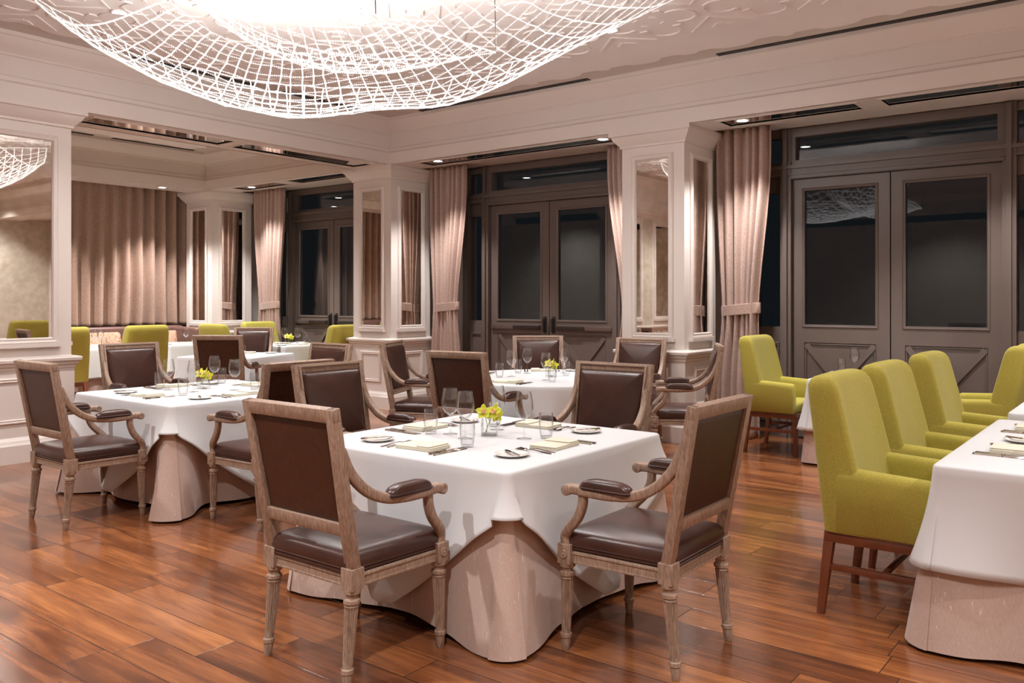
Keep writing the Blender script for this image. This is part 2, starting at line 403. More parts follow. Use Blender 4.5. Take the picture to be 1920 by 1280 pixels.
PIL = [(.06, 0), (.06, .155), (.052, .165), (.045, .19), (.028, .205), (.02, .222), (.02, .80), (.028, .806), (.028, .826), (.045, .838), (.05, .862), (.068, .872), (.072, .895), (.066, .905), (.004, .918), (0, .92),
       (0, 2.985), (.018, 2.99), (.018, 3.012), (.03, 3.02), (.045, 3.04), (.075, 3.075), (.085, 3.10), (.105, 3.108), (.105, 3.155)]
def pillar(name, x0, x1, y0, y1, faces, label):
    mb = MB(); mb.loft([rect_ring(x0, x1, y0, y1, p, z) for (p, z) in PIL])
    o = struct(mb, name, M['paint'], label=label, angle=25)
    for fc in faces:
        axis, base, out, c0, c1, inset = fc[:6]
        a, b = c0 + inset, c1 - inset
        g = MB()
        if axis == 'x': g.box(min(base, base + out * .004), max(base, base + out * .004), a, b, 1.08, 2.85)
        else: g.box(a, b, min(base, base + out * .004), max(base, base + out * .004), 1.08, 2.85)
        mr = g.build('mirror_panel', M['mirror'], o, smooth=False)
        f = MB(); picture_frame(f, axis, a - .05, b + .05, 1.03, 2.90, base, out, .055, .026, sill=.045)
        f.build('mirror_frame', M['paint'], mr, smooth=False)
        k = MB(); n = max(1, round((b - a) / 1.3))
        for i in range(n):
            p, q = a + (b - a) * i / n, a + (b - a) * (i + 1) / n
            picture_frame(k, axis, p + (.05 if i else 0), q, .34, .74, base + out * .02, out, .04, .018)
        k.build('dado_moulding', M['paint'], o, smooth=False)
    return o
PX = [(-4.53, -3.82), (-8.69, -7.97), (-12.75, -12.02)]
for i, (a, b) in enumerate(PX):
    fs = [('y', 7.7, -1, a, b, .17), ('x', b, 1, 7.7, 8.43, .17)]
    if i < 2: fs.append(('x', a, -1, 7.7, 8.43, .17))
    pillar('pillar_%d' % (i + 1), a, b, 7.7, 8.43, fs, ['ivory mirrored pillar beside the right-hand double door', 'ivory mirrored pillar at the corner of the main ceiling', 'ivory mirrored pillar in the far corner'][i])
pillar('pillar_4', .26, .98, 7.7, 8.43, [('y', 7.7, -1, .26, .98, .17)], 'ivory mirrored pillar right of the doors')
pillar('wall_pier', -8.6, -7.97, YR, 3.66, [('x', -7.97, 1, 1.0, 3.66, .17), ('x', -7.97, 1, -.15, .75, .17), ('y', 3.66, 1, -8.6, -7.97, .14)], 'ivory panelled wall pier with a big mirror')
mb = MB(); mb.box(-7.968, -7.964, -3.1, -.1, .93, 2.97); mb.box(-7.968, -7.964, .7, 1.05, .93, 2.97); struct(mb, 'wall_panel', M['wallpaper'], smooth=False)
for o in COL.objects:
    if o.name.startswith(('pillar', 'wall_pier')): o['kind'] = 'structure'

# ceiling relief: a raised plaster field with a scalloped edge and moulded ribs
def relief(name, x0, x1, y0, y1, ribs, seed):
    r = random.Random(seed); mb = MB(); pts = []
    def side(ax, ay, bx, by):
        n = max(4, int(sqrt((bx - ax) ** 2 + (by - ay) ** 2) / .055)); dx, dy = bx - ax, by - ay; Ln = sqrt(dx * dx + dy * dy)
        nx, ny = -dy / Ln, dx / Ln
        for i in range(n):
            t = i / n; s = t * Ln; ph = s % .9
            if ph < .34: q = .05 + .06 * sqrt(max(0, 1 - ((ph - .17) / .17) ** 2))
            elif ph < .5: q = .035
            elif ph < .72: q = .085 if .54 < ph < .68 else .03
            else: q = .02
            pts.append((ax + dx * t - nx * q, ay + dy * t - ny * q))
    side(x0, y0, x1, y0); side(x1, y0, x1, y1); side(x1, y1, x0, y1); side(x0, y1, x0, y0)
    n = len(pts)
    mb.add([(x, y, CEIL - .03) for x, y in pts] + [(x, y, CEIL + .01) for x, y in pts], [tuple(range(n))] + [(i, (i + 1) % n, n + (i + 1) % n, n + i) for i in range(n)])
    z = CEIL - .033
    def rib(path): mb.sweep([(x, y, z) for x, y in path], .030, .022, n=4, power=1.6)
    if ribs:
        c = .9; nx = int((x1 - x0) / c); ny = int((y1 - y0) / c)
        for i in range(nx):
            for j in range(ny):
                cx, cy = x0 + (i + .5) * c, y0 + (j + .5) * c
                for k in range(4):
                    a = k * pi / 2
                    def T(p): return (cx + p[0] * cos(a) - p[1] * sin(a), cy + p[0] * sin(a) + p[1] * cos(a))
                    rib([T((.27 + .14 * cos(t), .14 * sin(t))) for t in [(-2.1 + 4.2 * q / 9) for q in range(10)]])
                    rib([T((.20, .12)), T((.20, .20)), T((.12, .20))])
                    rib([T((.45, .17)), T((.31, .31)), T((.17, .45))])
                    rib([T((.06, .10)), T((.10, .06))]); rib([T((.36, .44)), T((.44, .36))])
    struct(mb, name, M['plaster'], angle=50)
relief('trim_8', -7.42, 2.5, .3, 7.12, True, 1)
relief('trim_9', -11.6, -9.0, 3.2, 7.12, False, 2)

# linear air slots on the ceiling margin
def vent(x0, x1, y0, y1, label):
    t = empty('linear_air_vent', ((x0 + x1) / 2, (y0 + y1) / 2, CEIL - .006)); tag(t, label, 'vent', 'slots along the ceiling edge')
    hx, hy = (x1 - x0) / 2, (y1 - y0) / 2
    a = MB(); a.box(-hx, hx, -hy, hy, 0, .006); a.build('slot', M['black'], t, smooth=False)
    b = MB()
    if hx > hy: b.box(-hx, hx, -.003, .003, -.003, 0); b.box(-hx - .01, -hx, -hy, hy, -.004, .006); b.box(hx, hx + .01, -hy, hy, -.004, .006)
    else: b.box(-.003, .003, -hy, hy, -.003, 0); b.box(-hx, hx, -hy - .01, -hy, -.004, .006); b.box(-hx, hx, hy, hy + .01, -.004, .006)
    b.build('blade', M['cable'], t, smooth=False)
vent(-3.35, .6, 7.425, 7.50, 'long black air slot above the right-hand beam at the picture edge')
vent(-7.2, -4.8, 7.425, 7.50, 'black air slot above the beam between the two mirrored pillars')
vent(-7.79, -7.715, 4.15, 5.45, 'black air slot above the left beam seen through the net')
vent(-7.79, -7.715, 5.85, 6.9, 'black air slot above the left beam nearest the corner')
vent(-11.94, -11.87, 6.05, 7.3, 'black air slot above the far curtain')
vent(-11.94, -11.87, 4.4, 5.75, 'short black air slot by the pier, above the far curtain')

# ------------------------------------------------------------------ doors
def door(idx, xc, bars, label):
    d = empty('door_%d' % idx, (xc, YD, 0)); d['kind'] = 'structure'; d['label'] = label
    f = MB()
    for s in (-1, 1):
        f.box(min(s * .95, s * 1.06), max(s * .95, s * 1.06), -.11, .06, 0, 2.84)
        f.box(min(s * .985, s * 1.025), max(s * .985, s * 1.025), -.135, -.11, 0, 3.17)
        f.box(min(s * .95, s * 1.06), max(s * .95, s * 1.06), -.09, .06, 2.84, 3.18)
        f.box(min(s * 1.32, s * 1.41), max(s * 1.32, s * 1.41), -.09, .06, 0, 3.18)
        f.box(min(s * 1.06, s * 1.32), max(s * 1.06, s * 1.32), -.05, .05, 0, 1.14)          # board below the side light
        f.box(min(s * 1.06, s * 1.32), max(s * 1.06, s * 1.32), -.05, .05, 2.53, 2.84)
        f.box(min(s * 1.06, s * 1.32), max(s * 1.06, s * 1.32), -.06, .05, 3.10, 3.18)
    f.box(-1.41, 1.41, -.10, .06, 2.70, 2.80); f.box(-1.41, 1.41, -.13, -.10, 2.765, 2.80); f.box(-1.41, 1.41, -.12, -.10, 2.70, 2.715)
    f.box(-.96, .96, -.11, .06, 2.66, 2.70); f.box(-.97, .97, -.12, -.1, 2.665, 2.685)
    f.box(-.95, .95, -.085, .06, 2.80, 2.85); f.box(-.95, .95, -.085, .06, 3.09, 3.18)
    for s in (-1, 1): f.box(min(s * .91, s * .95), max(s * .91, s * .95), -.085, .06, 2.85, 3.09)
    for s in (-1, 1): picture_frame(f, 'y', min(s * 1.085, s * 1.295), max(s * 1.085, s * 1.295), .15, .98, -.05, -1, .03, .018)
    f.build('door_frame', M['frame'], d, smooth=False)
    g = MB(); g.box(-.91, .91, -.03, -.022, 2.85, 3.09); g.build('transom_glass', M['pane'], d, smooth=False)
    for s in (-1, 1):
        g = MB(); g.box(min(s * 1.06, s * 1.32), max(s * 1.06, s * 1.32), -.02, -.012, 1.14, 2.53)
        g.box(min(s * 1.06, s * 1.32), max(s * 1.06, s * 1.32), -.02, -.012, 2.84, 3.10); g.build('side_light_glass', M['pane'], d, smooth=False)
    for s in (-1, 1):
        x0, x1 = (-.945, -.006) if s < 0 else (.006, .945)
        gl0, gl1 = (x0 + .115, x1 - .125) if s < 0 else (x0 + .125, x1 - .115)
        lf = MB()
        lf.box(x0, gl0, -.05, 0, .015, 2.655); lf.box(gl1, x1, -.05, 0, .015, 2.655)
        lf.box(gl0, gl1, -.05, 0, 2.54, 2.655); lf.box(gl0, gl1, -.05, 0, .985, 1.16); lf.box(gl0, gl1, -.05, 0, .015, .16)
        picture_frame(lf, 'y', gl0 - .02, gl1 + .02, 1.14, 2.56, -.05, -1, .028, .012)
        lo = lf.build('door_leaf', M['frame'], d, smooth=False)
        p = MB(); p.box(gl0, gl1, -.030, -.01, .16, .985)
        picture_frame(p, 'y', gl0, gl1, .16, .985, -.03, -1, .022, .016)
        for (za, zb) in ((.18, .965), (.965, .18)):
            a = Vector((gl0 + .02, -.041, za)); b = Vector((gl1 - .02, -.041, zb)); p.sweep([a, (a + b) / 2, b], .024, .06, up=(0, 0, 1), n=4, power=9)
        p.build('cross_panel', M['frame'], lo, smooth=False)
        g = MB(); g.box(gl0, gl1, -.03, -.022, 1.16, 2.54); g.build('glass', M['pane'], lo, smooth=False)
        h = MB(); hx = x1 - .06 if s < 0 else x0 + .06
        h.loft([[(q[0] + hx, -.05 - dd, q[1] + 1.10) for q in [(p_[0], p_[1]) for p_ in rrect(w, hh, .02, 4)]] for dd, w, hh in ((0, .024, .11), (.01, .024, .11), (.012, .012, .09), (.05, .014, .085), (.056, .010, .08))])
        if bars: h.build('pull_handle', M['metal_dark'], lo)
        if bars:
            k = MB(); m0, m1 = (x0 + .02, x1 - .13) if s < 0 else (x0 + .13, x1 - .02)
            k.box(m0, m1, -.085, -.05, 1.035, 1.10); pb = k.build('panic_bar', M['bar'], lo, bevel=.006)
            k = MB(); a, b = (m0 + .38, m1) if s < 0 else (m0, m1 - .38)
            k.box(a, b, -.105, -.083, 1.045, 1.09); k.build('push_pad', M['metal_dark'], pb, bevel=.006)
    return d
door(1, -2.14, False, 'taupe glazed double door at right')
door(2, -6.17, True, 'taupe glazed double door in the middle')
door(3, -10.27, True, 'taupe glazed double door at far left')

# ------------------------------------------------------------------ curtains
def curtain(loc, w_top, pleats, z0, z1, tie, label, seed, mat, cx_tie=0, w_tie=.3, w_bot=.42, cx_bot=0, amp=.045, rz=0):
    r = random.Random(seed); t = empty('curtain', loc, rz); tag(t, label, 'curtain')
    ph = [r.uniform(0, 6.28) for _ in range(4)]; nu = pleats * 9; nz = 44; rows = []
    def ease(q): q = min(1, max(0, q)); return q * q * (3 - 2 * q)
    for j in range(nz + 1):
        z = z0 + (z1 - z0) * j / nz
        if tie:
            if z >= tie: k = ease((z - tie) / (z1 - tie) * 1.15); w = w_tie + (w_top - w_tie) * k ** .75; c = cx_tie * (1 - k)
            else: k = ease((tie - z) / (tie - z0) * 1.5); w = w_tie + (w_bot - w_tie) * k; c = cx_tie + (cx_bot - cx_tie) * k
        else: w, c = w_top, 0
        row = []
        for i in range(nu + 1):
            u = i / nu
            uu = u + (.030 * sin(6.28 * 1.3 * u + ph[0]) + .016 * sin(6.28 * 2.9 * u + ph[1] + z * .5)) * min(1, 9 / pleats)
            a = amp * (1 + .45 * sin(6.28 * 1.7 * u + ph[2]) + .2 * sin(z * 1.3 + 9 * u)) * (.62 + .38 * min(1, w / w_top))
            s = sin(2 * pi * pleats * uu + .25 * sin(z * 1.1 + ph[3]))
            row.append((c + w * (u - .5), -a * (abs(s) ** .75 * math.copysign(1, s)), z))
        rows.append(row)
    mb = MB(); mb.loft(rows, False, False, closed=False); fo = mb.build('drape', mat, t, angle=180)
    mod = fo.modifiers.new('thickness', 'SOLIDIFY'); mod.thickness = .006
    if tie:
        b = MB(); n = 40; rr = []
        for (dz, e) in ((-.055, .012), (-.05, .022), (.05, .024), (.055, .012)):
            rr.append([(cx_tie + (w_tie / 2 + .022) * cos(2 * pi * i / n), (amp + e) * sin(2 * pi * i / n) * .95, tie + dz + .02 * cos(2 * pi * i / n)) for i in range(n)])
        b.loft(rr); b.build('tie_band', mat, t)
    return t
cy = 8.36
curtain((-3.48, cy, 0), .58, 6, .01, 3.185, 1.32, 'rose taupe tied curtain left of the right-hand double door', 1, M['curtain'], cx_tie=-.03, w_tie=.38, w_bot=.46, cx_bot=-.06)
curtain((-7.55, cy, 0), .64, 7, .01, 3.185, 1.32, 'rose taupe tied curtain between corner pillar and middle door', 2, M['curtain'], cx_tie=-.05, w_tie=.40, w_bot=.52, cx_bot=-.04)
curtain((-4.75, cy, 0), .66, 11, .01, 3.185, 1.32, 'narrow strip of rose taupe curtain right of the middle door', 3, M['curtain'], cx_tie=.06, w_tie=.40, w_bot=.48)
curtain((-11.42, cy, 0), .72, 7, .01, 3.185, 1.32, 'rose taupe tied curtain beside the far corner pillar', 4, M['curtain'], cx_tie=0, w_tie=.46, w_bot=.56)
curtain((-8.95, cy, 0), .6, 10, .01, 3.185, 1.32, 'rose taupe curtain behind the corner pillar', 5, M['curtain'], w_tie=.38)
curtain((-.2, cy, 0), .6, 10, .01, 3.185, 1.32, 'rose taupe curtain at the right edge of the right-hand door', 6, M['curtain'], w_tie=.38)
curtain((-12.98, 5.1, 0), 6.0, 32, 1.008, 3.24, None, 'wide brown pleated curtain hanging above the far banquette', 7, M['curtain_far'], rz=pi / 2, amp=.075)

# banquette along the far wall, with two cushions
t = empty('banquette', (-12.6, 5.9, 0)); tag(t, 'brown leather banquette under the wide curtain', 'bench')
b = MB(); b.box(-.3, -.08, -2.6, 1.72, .42, 1.0); b.box(-.08, .60, 1.50, 1.72, .42, .98); b.build('backrest', M['banq'], t, bevel=.04, seg=3)
b = MB(); b.box(-.08, .38, -2.6, 1.5, .34, .47); b.build('seat', M['banq'], t, bevel=.04, seg=3)
b = MB(); b.box(-.25, .36, -2.55, 1.68, 0, .36); b.build('base', M['cherry'], t, smooth=False)
def cushion(y, z, lean, label, w=.5):
    rings = []
    for k, (s, d) in enumerate(((.90, -.05), (.97, -.045), (1, 0), (.97, .045), (.90, .05))):
        rings.append([(d, p[0], p[1]) for p in rrect(w / 2 * s, .21 * s, .05, 4)])
    mb = MB(); mb.loft(rings); o = mb.build('cushion', M['cushion'], loc=(-12.56, y, z), rot=(0, lean, 0)); tag(o, label, 'cushion', 'patterned cushions on the banquette')
cushion(6.22, .72, -.22, 'orange and cream patterned cushion left of the far green chair back', .56)
cushion(7.30, .72, -.22, 'orange and cream patterned cushion right of the far green chair back', .56)

# ------------------------------------------------------------------ oak armchair with leather
def pad(outline, layers, M_=None, mb=None):
    """cushion from an outline: layers of (scale inset in m, height)"""
    mb = mb or MB(); n = len(outline)
    cx = sum(p[0] for p in outline) / n; cy = sum(p[1] for p in outline) / n
    hx = max(abs(p[0] - cx) for p in outline); hy = max(abs(p[1] - cy) for p in outline)
    rings = [[(cx + (p[0] - cx) * (hx - i) / hx, cy + (p[1] - cy) * (hy - i) / hy, z) for p in outline] for (i, z) in layers]
    mb.loft(rings, M=M_); return mb
def trap(hx0, hx1, y0, y1, r=.03, n=4):
    """rounded trapezium: half width hx0 at y0, hx1 at y1"""
    base = rrect(1, 1, .12, n); out = []
    for (x, y, _) in rrect((hx0 + hx1) / 2, (y1 - y0) / 2, r, n):
        t = (y / ((y1 - y0) / 2) + 1) / 2; w = hx0 + (hx1 - hx0) * t
        out.append((x * w / ((hx0 + hx1) / 2), y + (y0 + y1) / 2, 0))
    return out
LEGP = [(.0135, 0), (.015, .004), (.0185, .03), (.0195, .05), (.0235, .054), (.0235, .068), (.019, .072), (.0185, .085), (.0195, .10), (.0265, .285), (.0275, .295), (.024, .30), (.031, .306), (.031, .318), (.0225, .324), (.0225, .334), (.032, .342), (.033, .356)]
TILT = radians(10.5)
def back_m():   # back frame space: x across, y = front, z up the slope
    return Matrix.Translation((0, -.215, .43)) @ Matrix.Rotation(TILT, 4, 'X')
BL = .615
def make_armchair():
    t = empty('leather_armchair'); B = back_m()
    for (sx, sy, kx, ky) in ((-.25, .232, -.006, .006), (.25, .232, .006, .006), (-.232, -.215, -.004, -.034), (.232, -.215, .004, -.034)):
        mb = MB(); Mx = Matrix.Translation((sx, sy, 0))
        mb.lathe(LEGP, 32, flute=(.09, .29, .80)); mb.v = [(x + sx + kx * (1 - z / .356), y + sy + ky * (1 - z / .356), z) for (x, y, z) in mb.v]
        mb.build('leg', M['oak'], t, angle=24)
    f = MB()
    for (sx, sy) in ((-.25, .232), (.25, .232), (-.232, -.215), (.232, -.215)): f.box(sx - .031, sx + .031, sy - .031, sy + .031, .354, .435)
    for s in (-1, 1):
        a, b = Vector((s * .232, -.215, 0)), Vector((s * .25, .232, 0))
        for (z, w, h) in ((.385, .036, .052), (.402, .044, .010), (.366, .042, .010)): f.sweep([(a.x, a.y, z), (b.x, b.y, z)], w, h, n=4, power=12)
    for (y, hx) in ((.232, .25), (-.215, .232)):
        for (z, w, h) in ((.385, .036, .052), (.402, .044, .010), (.366, .042, .010)): f.sweep([(-hx, y, z), (hx, y, z)], w, h, n=4, power=12)
    for s in (-1, 1):
        for (P, ax) in ((((s * .281, .232, .395)), s), ):
            f.lathe([(.019, 0), (.019, .003), (.014, .005), (.012, .003), (.006, .003), (.004, .006)], 12, Matrix.Translation(P) @ Matrix.Rotation(s * pi / 2, 4, 'Y'))
        f.lathe([(.019, 0), (.019, .003), (.014, .005), (.012, .003), (.006, .003), (.004, .006)], 12, Matrix.Translation((s * .25, .263, .395)) @ Matrix.Rotation(-pi / 2, 4, 'X'))
    f.build('seat_frame', M['oak'], t, bevel=.003, seg=1)
    o = trap(.238, .262, -.238, .252, .03)
    pad(o, [(.012, .408), (.002, .412), (0, .425), (-.004, .450), (0, .470), (.012, .484), (.035, .494), (.09, .503), (.16, .507), (.21, .508)]).build('seat', M['leather'], t, angle=80)
    p = MB(); ring = o + [o[0]]
    p.sweep([(x * 1.0, y * 1.0, .418) for x, y, _ in ring], .010, .010, n=6, power=2, cap=False)
    p.sweep([(x * 1.006, y * 1.006, .430) for x, y, _ in ring], .006, .006, n=6, power=2, cap=False); p.build('piping', M['leather'], t)
    # back
    fr = MB()
    for s in (-1, 1):
        fr.hexa([(s * .234 - .024, -.021, -.01), (s * .234 + .024, -.021, -.01), (s * .234 + .024, .021, -.01), (s * .234 - .024, .021, -.01)],
                [(s * .250 - .022, -.019, BL), (s * .250 + .022, -.019, BL), (s * .250 + .022, .019, BL), (s * .250 - .022, .019, BL)], B)
        fr.hexa([(s * .222 - .008, .018, .13), (s * .222 + .008, .018, .13), (s * .222 + .008, .028, .13), (s * .222 - .008, .028, .13)],
                [(s * .236 - .008, .018, BL - .01), (s * .236 + .008, .018, BL - .01), (s * .236 + .008, .028, BL - .01), (s * .236 - .008, .028, BL - .01)], B)
    fr.box(-.2715, .2715, -.019, .019, BL - .052, BL, B); fr.box(-.232, .232, -.018, .018, .128, .178, B)
    fr.box(-.243, .243, .018, .027, BL - .022, BL - .010, B); fr.box(-.22, .22, .016, .026, .132, .145, B)
    fr.build('back_frame', M['oak'], t, bevel=.004, seg=2)
    bp = [(x, y) for x, y, _ in trap(.208, .226, .176, BL - .050, .012)]
    def layers(ls):
        mb = MB(); n = len(bp); cx = 0; cy = sum(q[1] for q in bp) / n; hy = max(abs(q[1] - cy) for q in bp)
        mb.loft([[(q[0] * (.22 - i) / .22, y, cy + (q[1] - cy) * (hy - i) / hy) for q in bp] for (i, y) in ls], M=B); return mb
    layers([(0, 0), (0, .012), (.004, .026), (.014, .036), (.035, .043), (.08, .050), (.15, .054), (.19, .055)]).build('backrest', M['leather'], t, angle=80)
    layers([(0, 0), (0, -.004), (.006, -.007), (.03, -.008), (.18, -.008)]).build('back_panel', M['leather_back'], t, angle=80)
    for s in (-1, 1):
        q = B @ Vector((s * .247, .012, .455))
        path = catmull([(q.x, q.y, q.z), (s * .252, -.245, .790), (s * .262, -.175, .715), (s * .274, -.095, .676), (s * .282, 0, .664), (s * .285, .10, .664), (s * .285, .165, .668), (s * .285, .205, .664)], 6)
        n = len(path); W = [.032 + .018 * min(1, k / n * 1.6) for k in range(n)]; H = [.040 for k in range(n)]
        a = MB(); a.sweep(path, W, H, n=12, power=4)
        a.sweep([(x, y, z + .012) for x, y, z in path[:-12]], [w * .5 for w in W[:-12]], .020, n=6, power=3)
        a.lathe([(.019, -.027), (.0225, -.024), (.0225, .024), (.019, .027), (.012, .027), (.010, .024)], 18, Matrix.Translation((s * .285, .203, .663)) @ Matrix.Rotation(pi / 2, 4, 'Y'))
        ao = a.build('armrest', M['oak'], t, angle=45)
        mb = MB(); ol = [(x + s * .281, y + .030, 0) for x, y, _ in rrect(.030, .118, .029, 6)]; rings = []
        for k in range(8):
            a_ = pi / 2 * k / 7; sx, sy = max(.05, cos(a_) ** .45), max(.05, cos(a_) ** .62)
            rings.append([(s * .281 + (x - s * .281) * sx, .03 + (y - .03) * sy, .684 + .036 * sin(a_)) for x, y, _ in ol])
        mb.loft([[(x, y, .674) for x, y, _ in ol]] + rings)
        mb.sweep([(x, y, .683) for x, y, _ in ol + [ol[0]]], .008, .008, n=6, power=2, cap=False)
        mb.build('arm_pad', M['leather'], ao, angle=80)
        su = catmull([(s * .283, .135, .655), (s * .282, .140, .605), (s * .279, .165, .55), (s * .270, .212, .50), (s * .255, .236, .465), (s * .250, .236, .43)], 6)
        n = len(su); b = MB(); b.sweep(su, [.036] * n, [.034 + .012 * k / n for k in range(n)], up=(0, 1, 0), n=12, power=4)
        b.build('arm_support', M['oak'], t, angle=45)
    return t
ARM = Proto(make_armchair)

# ------------------------------------------------------------------ green armchair
def make_green():
    t = empty('green_armchair')
    def slab(rows, name, mat, angle=70):
        mb = MB(); mb.loft(rows); return mb.build(name, mat, t, angle=angle)
    # high back: horizontal sections, hollowed in front, rounded on top
    rows = []
    H = [(.385, .300, 0), (.40, .305, 0), (.64, .305, 0), (.80, .300, 0), (.95, .293, 0), (1.00, .288, 0), (1.035, .285, .003), (1.06, .277, .014), (1.073, .264, .029), (1.079, .245, .045)]
    for (z, hw, sh) in H:
        lean = -.245 - .095 * max(0, (z - .40) / .72) ** 1.15
        th = .205 - .075 * min(1, max(0, (z - .40) / .70)); y0, y1 = lean + sh, lean + th - sh; c = .022 * (1 if sh < .01 else .5); pts = []
        for i in range(9):
            u = -1 + 2 * i / 8; pts.append((u * (hw - .02), y0 - .012 * (1 - u * u)))
        pts += [(hw - .005, y0 + .012), (hw, y0 + .035 if sh < .02 else y0 + .02), (hw, (y0 + y1) / 2), (hw - .001, y1 - .022), (hw - .008, y1 - .006), (hw - .022, y1)]
        for i in range(9):
            u = 1 - 2 * i / 8; pts.append((u * (hw - .034), y1 - .003 - c * (1 - abs(u) ** 4)))
        pts += [(-(hw - .022), y1), (-(hw - .008), y1 - .006), (-(hw - .001), y1 - .022), (-hw, (y0 + y1) / 2), (-hw, y0 + .035 if sh < .02 else y0 + .02), (-(hw - .005), y0 + .012)]
        rows.append([(x, y, z) for x, y in pts])
    slab(rows, 'backrest', M['green'])
    for s in (-1, 1):
        mb = MB(); ol = []
        rows = []
        for (z, i) in ((.385, .01), (.395, 0), (.635, 0), (.658, .004), (.672, .014), (.679, .03)):
            rows.append([(s * .265 + (x if s > 0 else x), y + .005, z - .022 * ((y + .22) / .43)) if z > .5 else (s * .265 + x, y + .005, z) for x, y, _ in rrect(.042 - i, .205 - i * .6, .022, 4)])
        mb.loft(rows); mb.build('armrest', M['green'], t, angle=70)
    pad([(x, y + .0, 0) for x, y, _ in rrect(.224, .21, .03, 4)], [(.01, .385), (0, .395), (0, .455), (.006, .475), (.03, .487), (.10, .495), (.2, .497)]).build('seat', M['green'], t, angle=70)
    f = MB(); f.box(-.285, .285, -.245, .235, .335, .388); f.build('base_rail', M['cherry'], t, bevel=.004)
    for sx in (-1, 1):
        for (y, ky) in ((.208, .010), (-.222, -.045)):
            b = MB(); w0, w1 = .016, .023; x = sx * .262
            b.hexa([(x - w0, y + ky - w0, 0), (x + w0, y + ky - w0, 0), (x + w0, y + ky + w0, 0), (x - w0, y + ky + w0, 0)], [(x - w1, y - w1, .386), (x + w1, y - w1, .386), (x + w1, y + w1, .386), (x - w1, y + w1, .386)])
            b.build('leg', M['cherry'], t, bevel=.003)
        b = MB(); x = sx * .262; b.box(x - .011, x + .011, -.235, .205, .205, .235); b.build('stretcher', M['cherry'], t, bevel=.003)
    b = MB(); b.box(-.25, .25, -.01, .012, .21, .232); b.build('stretcher', M['cherry'], t, bevel=.003)
    return t
GRN = Proto(make_green)

